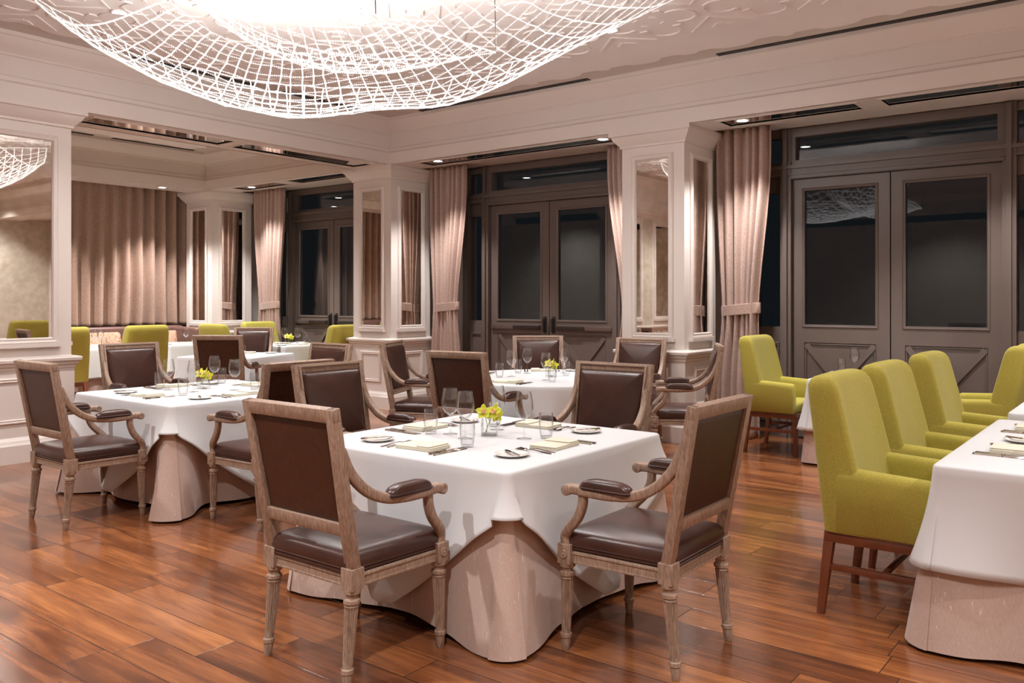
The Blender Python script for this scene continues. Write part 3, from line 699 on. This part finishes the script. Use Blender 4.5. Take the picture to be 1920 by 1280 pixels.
# ------------------------------------------------------------------ table linen
def table_linen(cx, cy, a, tz, shape, drop, desc, rz=0, seed=1, b=None, skirt_flare=.11, cone=.34, inset=.012):
    """white cloth on top and floor-length under-cloth; drop: 'diamond' or straight length in m"""
    r = random.Random(seed); b = b or a
    per = []
    if shape == 'round':
        n = 160
        for i in range(n):
            t = 2 * pi * i / n; per.append((a * cos(t), a * sin(t), cos(t), sin(t), 1e9, .5))
    else:
        rc = .03
        for (sx, sy) in ((1, 0), (0, 1), (-1, 0), (0, -1)):
            hl = b if sx else a; base = a if sx else b; m = 36
            for i in range(m):
                u = -1 + 2 * i / m; u = math.copysign(abs(u) ** .8, u) if abs(u) > 1e-6 else 0
                tx, ty = -sy, sx; q = u * (hl - rc)
                x, y = sx * base + tx * q, sy * base + ty * q
                dc = hl - abs(u) * hl
                k = exp(-(dc / .07) ** 2) * .5 if abs(u) < 1 else .5
                nx, ny = sx + tx * k * math.copysign(1, u) * 1.0, sy + ty * k * math.copysign(1, u)
                l = sqrt(nx * nx + ny * ny); per.append((x, y, nx / l, ny / l, dc, abs(u)))
            for i in range(7):
                t0 = atan2(sy, sx); ang = t0 + pi / 2 * i / 7
                ccx, ccy = sx * (a - rc) - sy * (b - rc) * 0, sy * (b - rc)
                cx0 = (a - rc) * (1 if cos(t0 + pi / 4) > 0 else -1); cy0 = (b - rc) * (1 if sin(t0 + pi / 4) > 0 else -1)
                per.append((cx0 + rc * cos(ang), cy0 + rc * sin(ang), cos(ang), sin(ang), 0, 1))
    n = len(per); ph = [r.uniform(0, 6.28) for _ in range(6)]
    # overlay
    top = MB(); rings = []
    for s in (.0, .25, .5, .75, .93): rings.append([(p[0] * s if s else p[0] * .02, p[1] * s if s else p[1] * .02, tz + .0) for p in per])
    for (o, dz) in ((-.006, 0), (0, -.003), (.003, -.009)): rings.append([(p[0] + p[2] * o, p[1] + p[3] * o, tz + dz) for p in per])
    J = 14
    for j in range(1, J + 1):
        k = j / J; ring = []
        for i, p in enumerate(per):
            if drop == 'diamond':
                v = p[5] if p[4] > 0 else 1
                d = .175 + (tz - .235) * (1 - v) ** .92
                if v < .10: d -= .05 * (1 - v / .10) ** 2
                fl = .012 + .055 * exp(-(p[4] / .20) ** 2) * k + .075 * (1 - v) ** 2 * k * k + .020 * sin(v * 9 + ph[i * 4 // n]) * k * (1 - v)
            else:
                d = drop + (.012 * sin(5 * p[0] + ph[0]) + .012 * sin(5 * p[1] + ph[1])) * k
                if shape == 'round':
                    fl = .02 + .028 * k * sin(13 * i / n * 2 * pi + ph[0]) + .012 * k * sin(7 * i / n * 2 * pi + ph[2])
                else: fl = .016 + (.02 + skirt_flare * .4) * k * exp(-(p[4] / .2) ** 2) + .008 * k * sin(18 * p[4] + ph[3])
            ring.append((p[0] + p[2] * (.003 + fl * k ** .8), p[1] + p[3] * (.003 + fl * k ** .8), tz - .009 - (d - .009) * k))
        rings.append(ring)
    top.loft(rings, True, False)
    o = top.build('tablecloth', M['cloth'], loc=(cx, cy, 0), rot=(0, 0, rz), angle=75)
    md = o.modifiers.new('hem', 'SOLIDIFY'); md.thickness = .003; md.offset = 1
    tag(o, 'white cloth laid over ' + desc, 'tablecloth', 'white tablecloths')
    # floor-length under-cloth
    sk = MB(); rings = []; J = 16; e = .010
    rings.append([(p[0] * .02, p[1] * .02, tz - .012) for p in per]); rings.append([(p[0] - p[2] * .03, p[1] - p[3] * .03, tz - .012) for p in per])
    rings.append([(p[0] - p[2] * e, p[1] - p[3] * e, tz - .02) for p in per])
    for j in range(1, J + 1):
        k = j / J; ring = []
        for i, p in enumerate(per):
            if shape == 'round': fl = .05 * k * sin(11 * i / n * 2 * pi + ph[4]) * .8
            else:
                g = exp(-(p[4] / cone) ** 2)
                fl = k * (skirt_flare * g - inset * exp(-((p[4] - .30) / .13) ** 2) + .010 * sin(14 * p[4] + ph[5]) - .01)
                if drop != 'diamond': fl = k * (skirt_flare * .72 * g + .012 * sin(15 * p[4] + ph[5]) - .005)
            lift = .004 + .012 * (1 + sin(9 * p[0] + 7 * p[1] + ph[1])) * .5
            if shape != 'round': tq = min(1, max(0, (p[4] - .10) / .22)); lift += .02 * tq * tq * (3 - 2 * tq)
            ring.append((p[0] + p[2] * (-e + fl), p[1] + p[3] * (-e + fl), (tz - .02) * (1 - k) + lift * k))
        rings.append(ring)
    sk.loft(rings, True, False)
    o = sk.build('table_skirt', M['skirt'], loc=(cx, cy, 0), rot=(0, 0, rz), angle=75)
    tag(o, 'beige floor-length under-cloth of ' + desc, 'tablecloth', 'beige under-cloths')

# ------------------------------------------------------------------ tableware
def lathe_thing(name, prof, mat, n=28):
    def f():
        mb = MB(); mb.lathe(prof, n, cap0=False, cap1=False); return mb.build(name, mat, angle=60)
    return f
def make_wine():
    t = empty('wine_glass')
    b = MB(); b.lathe([(.003, .098), (.012, .101), (.028, .115), (.041, .137), (.0455, .157), (.0445, .178), (.040, .205), (.0345, .236), (.0335, .2365), (.0385, .205), (.043, .178), (.044, .157), (.0395, .139), (.027, .118), (.011, .105), (.0005, .104)], 32, cap0=False, cap1=False); b.build('bowl', M['glass'], t, angle=70)
    b = MB(); b.lathe([(.010, .006), (.005, .012), (.0038, .03), (.0036, .08), (.0045, .094), (.009, .100)], 16, cap0=False, cap1=False); b.build('stem', M['glass'], t, angle=70)
    b = MB(); b.lathe([(.038, .0005), (.0385, .002), (.030, .0035), (.014, .006), (.0, .008)], 28, cap0=False, cap1=False); b.build('foot', M['glass'], t, angle=70)
    return t
WINE = Proto(make_wine)
TUMB = Proto(lathe_thing('water_tumbler', [(.0005, .001), (.026, .001), (.0285, .004), (.033, .03), (.0365, .06), (.0365, .085), (.0335, .128), (.0325, .1285), (.035, .085), (.0348, .06), (.031, .03), (.027, .012), (.0005, .010)], M['glass'], 32))
def make_plate():
    mb = MB(); mb.lathe([(.0, .004), (.045, .004), (.05, .005), (.068, .0115), (.080, .0135), (.0815, .0125), (.070, .007), (.052, .0), (.046, .0), (.0, .0)], 36, cap0=False, cap1=False)
    return mb.build('side_plate', M['china'], angle=50)
PLATE = Proto(make_plate)
def make_napkin():
    mb = MB()
    for k, (hx, hy, dx, z) in enumerate(((.108, .074, 0, 0), (.107, .074, .001, .0062), (.107, .073, -.001, .0124), (.040, .072, .060, .0186))):
        rows = []
        for (i, zz) in ((.003, 0), (0, .002), (0, .0045), (.003, .0066)):
            rows.append([(x + dx, y, z + zz + .0012 * sin(40 * y + k)) for x, y, _ in rrect(hx - i, hy - i, .006, 2)])
        mb.loft(rows)
    return mb.build('folded_napkin', M['napkin'], angle=50)
NAP = Proto(make_napkin)
def flat(mb, pts, z):   # blade outlines: list of (y, half width, thickness, z lift)
    rings = [[(-w, y, z + l), (w, y, z + l), (w * .8, y, z + l + th), (-w * .8, y, z + l + th)] for (y, w, th, l) in pts]
    mb.loft(rings)
def make_knife():
    t = empty('table_knife')
    mb = MB(); flat(mb, [(-.115, .0055, .007, 0), (-.11, .0072, .009, 0), (-.05, .0062, .009, 0), (-.012, .0058, .008, .001), (-.008, .0075, .009, .0005), (0, .007, .008, .001), (.004, .0045, .005, .002)], 0); mb.build('handle', M['silver'], t, angle=40)
    mb = MB(); flat(mb, [(.003, .0045, .003, .003), (.03, .0085, .0022, .003), (.08, .0092, .0018, .003), (.108, .0075, .0015, .003), (.118, .002, .001, .003)], 0); mb.build('blade', M['silver'], t, angle=40)
    return t
KNIFE = Proto(make_knife)
def make_fork():
    mb = MB(); flat(mb, [(-.10, .004, .002, 0), (-.095, .0075, .003, 0), (-.05, .0045, .003, .003), (0, .003, .003, .008), (.035, .0035, .003, .006), (.050, .011, .002, .003), (.062, .0125, .002, .002)], 0)
    for x in (-.0105, -.0035, .0035, .0105): mb.loft([[(x - .0017, y, z), (x + .0017, y, z), (x + .0015, y, z + .002), (x - .0015, y, z + .002)] for (y, z) in ((.060, .002), (.080, .001), (.098, .005))])
    return mb.build('fork', M['silver'], angle=40)
FORK = Proto(make_fork)
def make_butter():
    mb = MB(); flat(mb, [(-.085, .004, .004, 0), (-.08, .0058, .006, 0), (-.02, .0045, .005, 0), (-.005, .006, .006, 0), (.0, .003, .003, .001), (.02, .0075, .002, .002), (.06, .0085, .0018, .002), (.075, .003, .001, .002)], 0)
    return mb.build('butter_knife', M['silver'], angle=40)
BUTTER = Proto(make_butter)
def petal(mb, Mx, ln, w, curl):
    rows = []
    for i in range(7):
        t = i / 6; hw = w * sin(pi * min(1, .12 + t * .86)) ** .8 + .001; z = curl * t * t * ln
        rows.append([(t * ln, hw * s, z + .10 * hw * (s * s) * 2) for s in (-1, -.5, 0, .5, 1)])
    mb.loft(rows, False, False, Mx, closed=False)
def make_orchid():
    t = empty('orchid_vase')
    v = MB()
    v.loft([rrect(h, h, .006, 3, z) for (h, z) in ((.030, 0), (.040, .002), (.040, .085), (.0365, .085), (.0365, .012), (.028, .010))], True, True); v.build('vase', M['glass'], t, angle=40)
    s = MB(); s.sweep(catmull([(-.022, -.015, .012), (-.008, -.010, .05), (.006, .004, .085), (.018, .008, .105)], 6), .004, .004, n=8, power=2)
    s.sweep(catmull([(-.018, .010, .014), (-.015, .006, .06), (-.028, .002, .105)], 6), .0035, .0035, n=8, power=2); s.build('stem', M['stem'], t)
    for (loc, rx, rz, sc) in (((.026, -.004, .118), 62, -32, 1.05), ((-.032, 0, .116), 55, 12, .95), ((.030, .02, .100), 75, 35, .85)):
        B = Matrix.Translation(loc) @ Matrix.Rotation(radians(rz), 4, 'Z') @ Matrix.Rotation(radians(rx), 4, 'X') @ Matrix.Scale(sc, 4)
        mb = MB()
        for k in range(5):
            petal(mb, B @ Matrix.Rotation(radians(90 + 72 * k), 4, 'Z'), .046 if k % 2 == 0 else .043, .019 if k in (1, 4) else .015, .25)
        fo = mb.build('blossom', M['petal'], t, angle=80)
        md = fo.modifiers.new('thickness', 'SOLIDIFY'); md.thickness = .0012
        h = MB(); h.lathe([(.0, .0), (.008, .002), (.011, .010), (.013, .016), (.010, .020), (.004, .014), (0, .012)], 10, B); h.build('heart', M['petal_heart'], fo)
    return t
ORCH = Proto(make_orchid)

def setting(cx, cy, tz, ang, edge, where, tdesc, full=2, skip=(), lat=1.0, wine=None, tumb=None):
    """one place setting; ang = direction from the table centre to the guest"""
    ux, uy = cos(ang), sin(ang); rx, ry = uy * -1, ux        # r = guest's left... guest looks along -u, right hand = (-uy, ux)
    rot = atan2(uy, ux) + pi / 2                              # item +Y points to the table centre
    def at(right, fwd): d = edge - fwd; return (cx + ux * d + rx * right, cy + uy * d + ry * right)
    z = tz + .0032
    def P(proto, right, fwd, turn, label, cat, group, dz=0):
        x, y = at(right * lat, fwd); proto.put((x, y, z + dz), rot + turn, label + ' ' + where + ' ' + tdesc, cat, group)
    P(NAP, -.005, .205, .06, 'folded cream napkin', 'napkin', 'folded napkins')
    if full >= 1:
        P(PLATE, -.32, .215, 0, 'white side plate', 'plate', 'side plates')
    if full >= 2:
        P(FORK, -.145, .205, .05, 'inner fork', 'fork', 'forks'); P(FORK, -.178, .20, .0, 'outer fork', 'fork', 'forks')
        P(KNIFE, .145, .205, -.04, 'inner table knife', 'knife', 'table knives'); P(KNIFE, .172, .20, 0, 'outer table knife', 'knife', 'table knives')
        P(BUTTER, -.32, .215, -.5, 'butter knife on plate', 'knife', 'butter knives', .0135)
    if wine: WINE.put((*wine, z), rot, 'clear wine glass ' + where + ' ' + tdesc, 'glass', 'wine glasses')
    elif 'wine' not in skip: P(WINE, .03, min(.47, edge * .74), 0, 'clear wine glass', 'glass', 'wine glasses')
    if tumb: TUMB.put((*tumb, z), rot, 'clear water tumbler ' + where + ' ' + tdesc, 'glass', 'water tumblers')
    elif 'tumbler' not in skip: P(TUMB, .13, min(.385, edge * .6), 0, 'clear water tumbler', 'glass', 'water tumblers')

# ------------------------------------------------------------------ furniture placed
def rz_of(fx, fy): return atan2(-fx, fy)
def arm(x, y, fx, fy, label): ARM.put((x, y, 0), rz_of(fx, fy), label, 'chair', 'oak and leather armchairs')
def grn(x, y, fx, fy, label): GRN.put((x, y, 0), rz_of(fx, fy), label, 'chair', 'chartreuse armchairs')

T1 = (-2.735, 3.31); T2 = (-5.79, 3.65); T3 = (-4.42, 6.16); T4 = (-9.05, 6.15); T5 = (-10.05, 7.72); T7 = (-.175, 4.66); T8 = (-.19, 6.60); T9 = (-2.05, 7.93)
table_linen(*T1, .64, .73, 'square', 'diamond', 'the nearest square table in the middle', seed=1)
table_linen(*T2, .66, .73, 'square', 'diamond', 'the square table beside the panelled pier', seed=2, skirt_flare=.17, cone=.13, inset=.075)
table_linen(*T3, .82, .73, 'round', .42, 'the round table before the middle door', seed=3)
table_linen(*T4, .50, .74, 'square', .40, 'the square table behind the two left-hand tables', rz=.42, seed=4)
table_linen(*T5, .42, .77, 'square', .40, 'the small square table by the far-left door', seed=5)
table_linen(-11.72, 5.70, .40, .76, 'square', .40, 'the banquette table beside the pier edge', seed=6, b=.42, skirt_flare=.02)
table_linen(-11.72, 6.92, .40, .76, 'square', .40, 'the banquette table behind the far green chair back', seed=7, b=.34, skirt_flare=.02)
table_linen(*T7, .60, .745, 'square', .41, 'the long table at the right picture edge', seed=8, b=.84, skirt_flare=.16)
table_linen(*T8, .60, .73, 'square', .40, 'the table beyond the long right-hand table', seed=9, b=.62)
table_linen(*T9, .50, .73, 'square', .42, 'the square table before the right-hand door', rz=.10, seed=10)

arm(-2.63, 2.335, 0, 1, 'nearest oak armchair seen from behind, brown back panel, left of the front table corner')
arm(-1.715, 3.125, -1, 0, 'oak armchair at the right side of the nearest table, back towards the right')
arm(-3.80, 3.45, 1, 0, 'oak armchair at the left side of the nearest table, tufted leather back facing right')
arm(-2.72, 4.20, 0, -1, 'oak armchair on the far side of the nearest table, plump leather back facing us')
arm(-5.63, 2.69, 0, 1, 'leftmost oak armchair, at the near side of the table by the pier')
arm(-4.69, 3.42, -1, 0, 'oak armchair at the right side of the pier table, half hidden by the nearest chair')
arm(-7.02, 3.88, 1, 0, 'oak armchair between the pier table and the white panelled pier, leather front visible')
arm(-5.92, 4.66, 0, -1, 'oak armchair on the far side of the pier table, only its leather top visible')
arm(-5.46, 5.70, .91, .41, 'oak armchair in profile left of the round table before the corner pillar')
arm(-4.27, 5.08, -.12, .99, 'oak armchair at the round table with its brown back panel towards us')
arm(-5.16, 7.10, .63, -.77, 'oak armchair on the far side of the round table before the middle door')
arm(-4.17, 7.20, .10, -1, 'oak armchair on the far side of the round table before the right-hand pillar')
arm(-3.38, 6.76, -.88, -.48, 'oak armchair in profile right of the round table')
arm(-8.35, 5.55, -.61, .79, 'oak armchair at the table behind, brown back panel squarely towards us')
arm(-9.80, 6.80, .61, -.79, 'oak armchair far back facing us before the yellow-green chairs')

grn(-.995, 4.18, 1, 0, 'nearest chartreuse armchair at the long right-hand table')
grn(-.995, 5.01, 1, 0, 'second chartreuse armchair along the long right-hand table')
grn(-.995, 6.07, 1, 0, 'third chartreuse armchair, at the table beyond the long right-hand table')
grn(-2.90, 7.90, 1, 0, 'chartreuse armchair beside the tied curtain, facing right')
grn(-1.17, 7.50, -1, 0, 'chartreuse armchair with its back to the right picture edge, before the right-hand door')
grn(-11.05, 5.94, -1, 0, 'chartreuse armchair seen squarely from behind at the banquette table')
grn(-11.05, 4.88, -1, 0, 'chartreuse armchair half hidden behind the panelled pier')
grn(-9.13, 7.74, -1, 0, 'chartreuse armchair half hidden behind the corner pillar')
grn(-10.90, 7.95, 1, 0, 'bright chartreuse armchair under the curtain of the far-left door')
grn(-10.62, 7.08, 0, 1, 'dark-side chartreuse armchair peeping out behind the far leather armchairs')

# ------------------------------------------------------------------ settings
E_, Nn, Ww, S_ = 0, pi / 2, pi, -pi / 2
def vase(x, y, tz, rz, desc): ORCH.put((x, y, tz + .0035), rz, 'yellow-green orchid in a square glass vase on ' + desc, 'vase', 'orchid vases')
for (ang, cx, cy, w, wi, tu) in ((S_, -2.76, 3.31, 'near-left', (-2.775, 3.19), (-2.613, 3.018)), (E_, -2.735, 3.29, 'near-right', (-2.54, 3.365), (-2.467, 3.42 + .03)),
                           (Ww, -2.735, 3.31, 'far-left', (-2.93, 3.25), (-3.02, 3.20)), (Nn, -2.735, 3.31, 'far-right', (-2.83, 3.51), (-2.92, 3.60))):
    setting(cx, cy, .73, ang, .64, 'at the %s side of' % w, 'the nearest square table', wine=wi, tumb=tu)
vase(-2.745, 3.345, .73, .55, 'the nearest square table')
for (ang, w, wi, tu) in ((S_, 'near-left', (-5.765, 3.54), (-5.634, 3.375)), (E_, 'near-right', (-5.63, 3.80), (-5.56, 3.93)), (Ww, 'far-left', (-6.045, 3.50), (-6.17, 3.50)), (Nn, 'far-right', (-6.10, 3.93), (-6.18, 4.05))):
    setting(T2[0], T2[1], .73, ang, .66, 'at the %s side of' % w, 'the pier table', wine=wi, tumb=tu)
vase(-5.92, 3.72, .73, .2, 'the square table beside the panelled pier')
for (ang, w, wi, tu) in ((atan2(-.42, -.91), 'left', (-4.665, 5.99), (-4.70, 5.865)), (atan2(-.99, .12), 'near', (-4.22, 5.90), (-4.10, 5.82)), (atan2(.83, -.66), 'far-left', (-4.745, 6.335), (-4.85, 6.33)), (atan2(.97, .25), 'far-right', (-4.50, 6.58), (-4.34, 6.38)), (atan2(.48, .88), 'right', None, None)):
    setting(T3[0], T3[1], .73, ang, .82, 'at the %s side of' % w, 'the round table', skip=('wine', 'tumbler'), lat=.94, wine=wi, tumb=tu)
vase(-4.38, 6.20, .73, -.2, 'the round table')
for (ang, w) in ((atan2(-.79, .61) , 'near'), (atan2(.79, -.61), 'far')):
    setting(T4[0], T4[1], .74, ang, .52, 'at the %s side of' % w, 'the table behind the pier table', full=1)
for (ang, w) in ((E_, 'right'), (Ww, 'left')):
    setting(T5[0], T5[1], .77, ang, .42, 'at the %s side of' % w, 'the far-left door table', full=1)
vase(-10.02, 7.66, .77, .4, 'the small table by the far-left door')
for (y, d) in ((5.62, 'the banquette table beside the pier'), (6.98, 'the banquette table behind the green chair')):
    setting(-11.72, y, .76, E_, .40, 'on the aisle side of', d, full=1)
setting(-11.72, 5.86, .76, Ww, .40, 'on the bench side of', 'the banquette table beside the pier', full=1, skip=('tumbler',))
setting(T7[0], 4.36, .745, Ww, .60, 'first from the near end of', 'the long right-hand table')
setting(T7[0], 5.14, .745, Ww, .60, 'second from the near end of', 'the long right-hand table')
setting(T8[0], 6.25, .73, Ww, .60, 'at the left side of', 'the table beyond', full=1)
setting(T9[0], T9[1], .73, Ww, .50, 'at the left side of', 'the right-hand door table', full=1, skip=('wine', 'tumbler'))
setting(T9[0], T9[1] - .05, .73, E_, .50, 'at the right side of', 'the right-hand door table', full=1, skip=('wine', 'tumbler'))
WINE.put((-2.36, 8.30, .7332), 0, 'lone clear wine glass on the table before the right-hand door', 'glass', 'wine glasses')
TUMB.put((-2.47, 8.27, .7332), 0, 'lone clear water tumbler on the table before the right-hand door', 'glass', 'water tumblers')

# ------------------------------------------------------------------ chandelier: two draped nets of crystal strands
def qcurve(a, m, b, t):
    a, m, b = Vector(a), Vector(m), Vector(b); c = 2 * m - .5 * (a + b)
    return (1 - t) ** 2 * a + 2 * t * (1 - t) * c + t * t * b
ch = empty('net_chandelier', (-4.2, 3.9, CEIL)); tag(ch, 'white crystal net chandelier draped in swags below the ceiling', 'chandelier')
OFF = Vector((-4.2, 3.9, CEIL))
def net(F, B, S, nu, nv, name, seed):
    r = random.Random(seed)
    def P(u, v):
        p = qcurve(*F, u).lerp(qcurve(*B, u), v); p.z -= S(u) * (v ** 1.4 * (1 - v) / .2553)
        return p - OFF
    g = [[P(i / nu, j / nv) + (.6 if 0 < i < nu else 0) * Vector((r.gauss(0, .006), r.gauss(0, .006), r.gauss(0, .006))) for i in range(nu + 1)] for j in range(nv + 1)]
    mb = MB()
    def strand(a, b, rad=.006, step=.0125):
        d = b - a; ln = d.length; n = max(1, round(ln / step)); t = d / ln
        s = t.orthogonal().normalized(); q = t.cross(s); h = ln / n * .5
        for k in range(n):
            c = a + d * ((k + .5) / n); an = r.uniform(0, 1.6); e1 = s * cos(an) + q * sin(an); e2 = t.cross(e1); rr = rad * r.uniform(.85, 1.1)
            mb.add([c - t * h, c + t * h, c + e1 * rr, c + e2 * rr, c - e1 * rr, c - e2 * rr], [(0, 3, 2), (0, 4, 3), (0, 5, 4), (0, 2, 5), (1, 2, 3), (1, 3, 4), (1, 4, 5), (1, 5, 2)])
    for j in range(nv + 1):
        for i in range(nu + 1):
            e = .007 if j in (0, nv) else .0058
            if i < nu: strand(g[j][i], g[j][i + 1], e)
            if j < nv: strand(g[j][i], g[j + 1][i], .007 if i in (0, nu) else .0058)
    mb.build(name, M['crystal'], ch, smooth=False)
    return g
gA = net(((-4.39, 2.54, 3.08), (-3.73, 3.06, 2.80), (-3.03, 3.60, 3.35)), ((-6.68, 2.78, 3.68), (-5.10, 4.39, 3.07), (-2.79, 5.68, 3.66)),
         lambda u: .24 * (1 - u) ** 4 + .37 * (4 * u * (1 - u)) ** .6 * (.78 + .45 * u) - .07 * exp(-((u - .57) / .09) ** 2) + .06 * exp(-((u - .74) / .1) ** 2), 34, 18, 'crystal_net', 3)
gB = net(((-3.71, 2.18, 3.22), (-3.33, 2.48, 3.01), (-3.11, 2.90, 2.84)), ((-4.63, 2.73, 3.27), (-4.04, 3.32, 2.92), (-3.21, 3.97, 2.91)),
         lambda u: .30 * (4 * u * (1 - u)) ** .7, 19, 14, 'crystal_net', 4)
for g in (gA, gB):
    for p in (g[0][0], g[0][-1], g[-1][0], g[-1][-1]):
        q = Vector((p.x + .02, p.y - .05, -.03)); cb = MB()
        if p.z < -.12: cb.sweep([p, (p + q) / 2, q], .005, .005, n=6, power=2)
        cb.lathe([(.0, -.018), (.022, -.018), (.022, .002), (0, .002)], 12, Matrix.Translation((q.x, q.y, -.013)))
        if p.z < -.12: cb.build('hanging_cable', M['cable'], ch)

# ------------------------------------------------------------------ lamps
WARM = (1, .965, .955)
def spot(x, y, z, w, ang=120, blend=.7, rad=.05, col=WARM, tgt=None):
    l = bpy.data.lights.new('downlight_or_fill_beam', 'SPOT'); l.energy = w; l.spot_size = radians(ang); l.spot_blend = blend; l.shadow_soft_size = rad; l.color = col
    o = bpy.data.objects.new('downlight_or_fill_beam', l); COL.objects.link(o); o.location = (x, y, z)
    if tgt: o.rotation_euler = (Vector(tgt) - Vector((x, y, z))).to_track_quat('-Z', 'Y').to_euler()
    return o
def make_down():
    t = empty('recessed_downlight')
    a = MB(); a.lathe([(.052, -.004), (.068, -.006), (.072, -.003), (.072, .004), (.052, .004)], 28, cap0=False, cap1=False); a.build('trim_ring', M['plaster'], t, angle=60)
    b = MB(); b.lathe([(0, -.0035), (.053, -.0035), (.053, .004)], 28, cap0=False, cap1=False); b.build('lens', M['lamp'], t)
    return t
DOWN = Proto(make_down)
def down(x, y, z, label, w, **k):
    if label: DOWN.put((x, y, z), 0, label, 'ceiling light', 'recessed downlights')
    spot(x, y, z - .03, w, **k)
zc = CEIL - .032
down(-6.55, 3.38, zc, 'recessed ceiling light left of the net chandelier', 88)
down(-3.72, 6.14, zc, 'recessed ceiling light right of the net chandelier', 88)
down(-6.57, 5.31, zc, 'recessed ceiling light seen through the crystal net', 88)
for (x, y) in ((-.9, 6.1), (-.9, 3.4), (-6.5, .9), (-3.7, .5), (-.9, .5), (1.9, 3.4), (1.9, .5), (1.9, 6.1), (-3.7, -1.8), (-.9, -1.8), (-3.9, 3.6), (3.3, 5.2), (3.3, 2.6), (3.3, 0)):  # unseen grid; easternmost row added to brighten the wall seen in mirrors
    down(x, y, zc if y > .3 and x < 2.5 else CEIL - .002, None, 210 if y < 1 else 170 if x > 1 else 88)
zs = SOF + .002
down(-3.27, 7.83, zs, 'recessed light in the mirrored soffit over the tied right-hand curtain', 130, ang=95)
down(-4.84, 7.82, zs, 'recessed light in the soffit left of the right-hand pillar', 130, ang=95)
down(-7.24, 7.80, zs, 'recessed light in the soffit right of the corner pillar', 130, ang=95)
down(-11.2, 7.86, zs, 'recessed light in the soffit right of the far corner pillar', 130, ang=95)
down(-12.30, 7.02, SOF - .002, 'recessed light in the soffit over the far brown curtain', 240, ang=85)
down(-12.30, 5.3, SOF - .002, None, 150, ang=100)
down(2.2, 7.86, zs, None, 30, ang=120); down(3.5, 7.86, zs, None, 20, ang=120); down(3.4, 6.9, CEIL - .002, None, 210)  # added unseen spots, brighten the wall that the pier mirror reflects
down(-9.2, 7.86, zs, None, 130, ang=95); down(-1.2, 7.86, zs, None, 130, ang=95)
for (x, y) in ((-10.3, 6.4), (-10.3, 4.4), (-10.3, 2.9)): down(x, y, CEIL - .034, None, 230)

for (x, y, z) in ((-5.35, 3.75, 3.12), (-4.9, 3.3, 3.02), (-4.75, 4.1, 3.0), (-3.35, 4.5, 3.15)):  # added fill lights inside the nets, to brighten ceiling and beams
    l = bpy.data.lights.new('chandelier_fill', 'POINT'); l.energy = 19; l.shadow_soft_size = .07; l.color = (1, .97, .95)
    o = bpy.data.objects.new('chandelier_fill', l); COL.objects.link(o); o.location = (x, y, z)
w = bpy.data.worlds.new('night'); scene.world = w; w.use_nodes = True
w.node_tree.nodes['Background'].inputs[0].default_value = (.004, .005, .006, 1)

cam = bpy.data.cameras.new('camera'); co = bpy.data.objects.new('camera', cam); COL.objects.link(co); scene.camera = co
co.location = (0, 0, 1.43); co.rotation_euler = (pi / 2, 0, radians(37.87)); cam.sensor_width = 36; cam.lens = 1590 / 1920 * 36; cam.shift_y = -80 / 1920
cam.clip_start = .05
scene.view_settings.view_transform = 'Standard'; scene.view_settings.look = 'None'; scene.view_settings.gamma = 1; scene.view_settings.use_curve_mapping = False
scene.view_settings.exposure = 0.72
cy_ = scene.cycles
cy_.max_bounces = 8; cy_.diffuse_bounces = 5; cy_.glossy_bounces = 5; cy_.transparent_max_bounces = 24; cy_.caustics_reflective = False; cy_.caustics_refractive = False; cy_.sample_clamp_indirect = 6
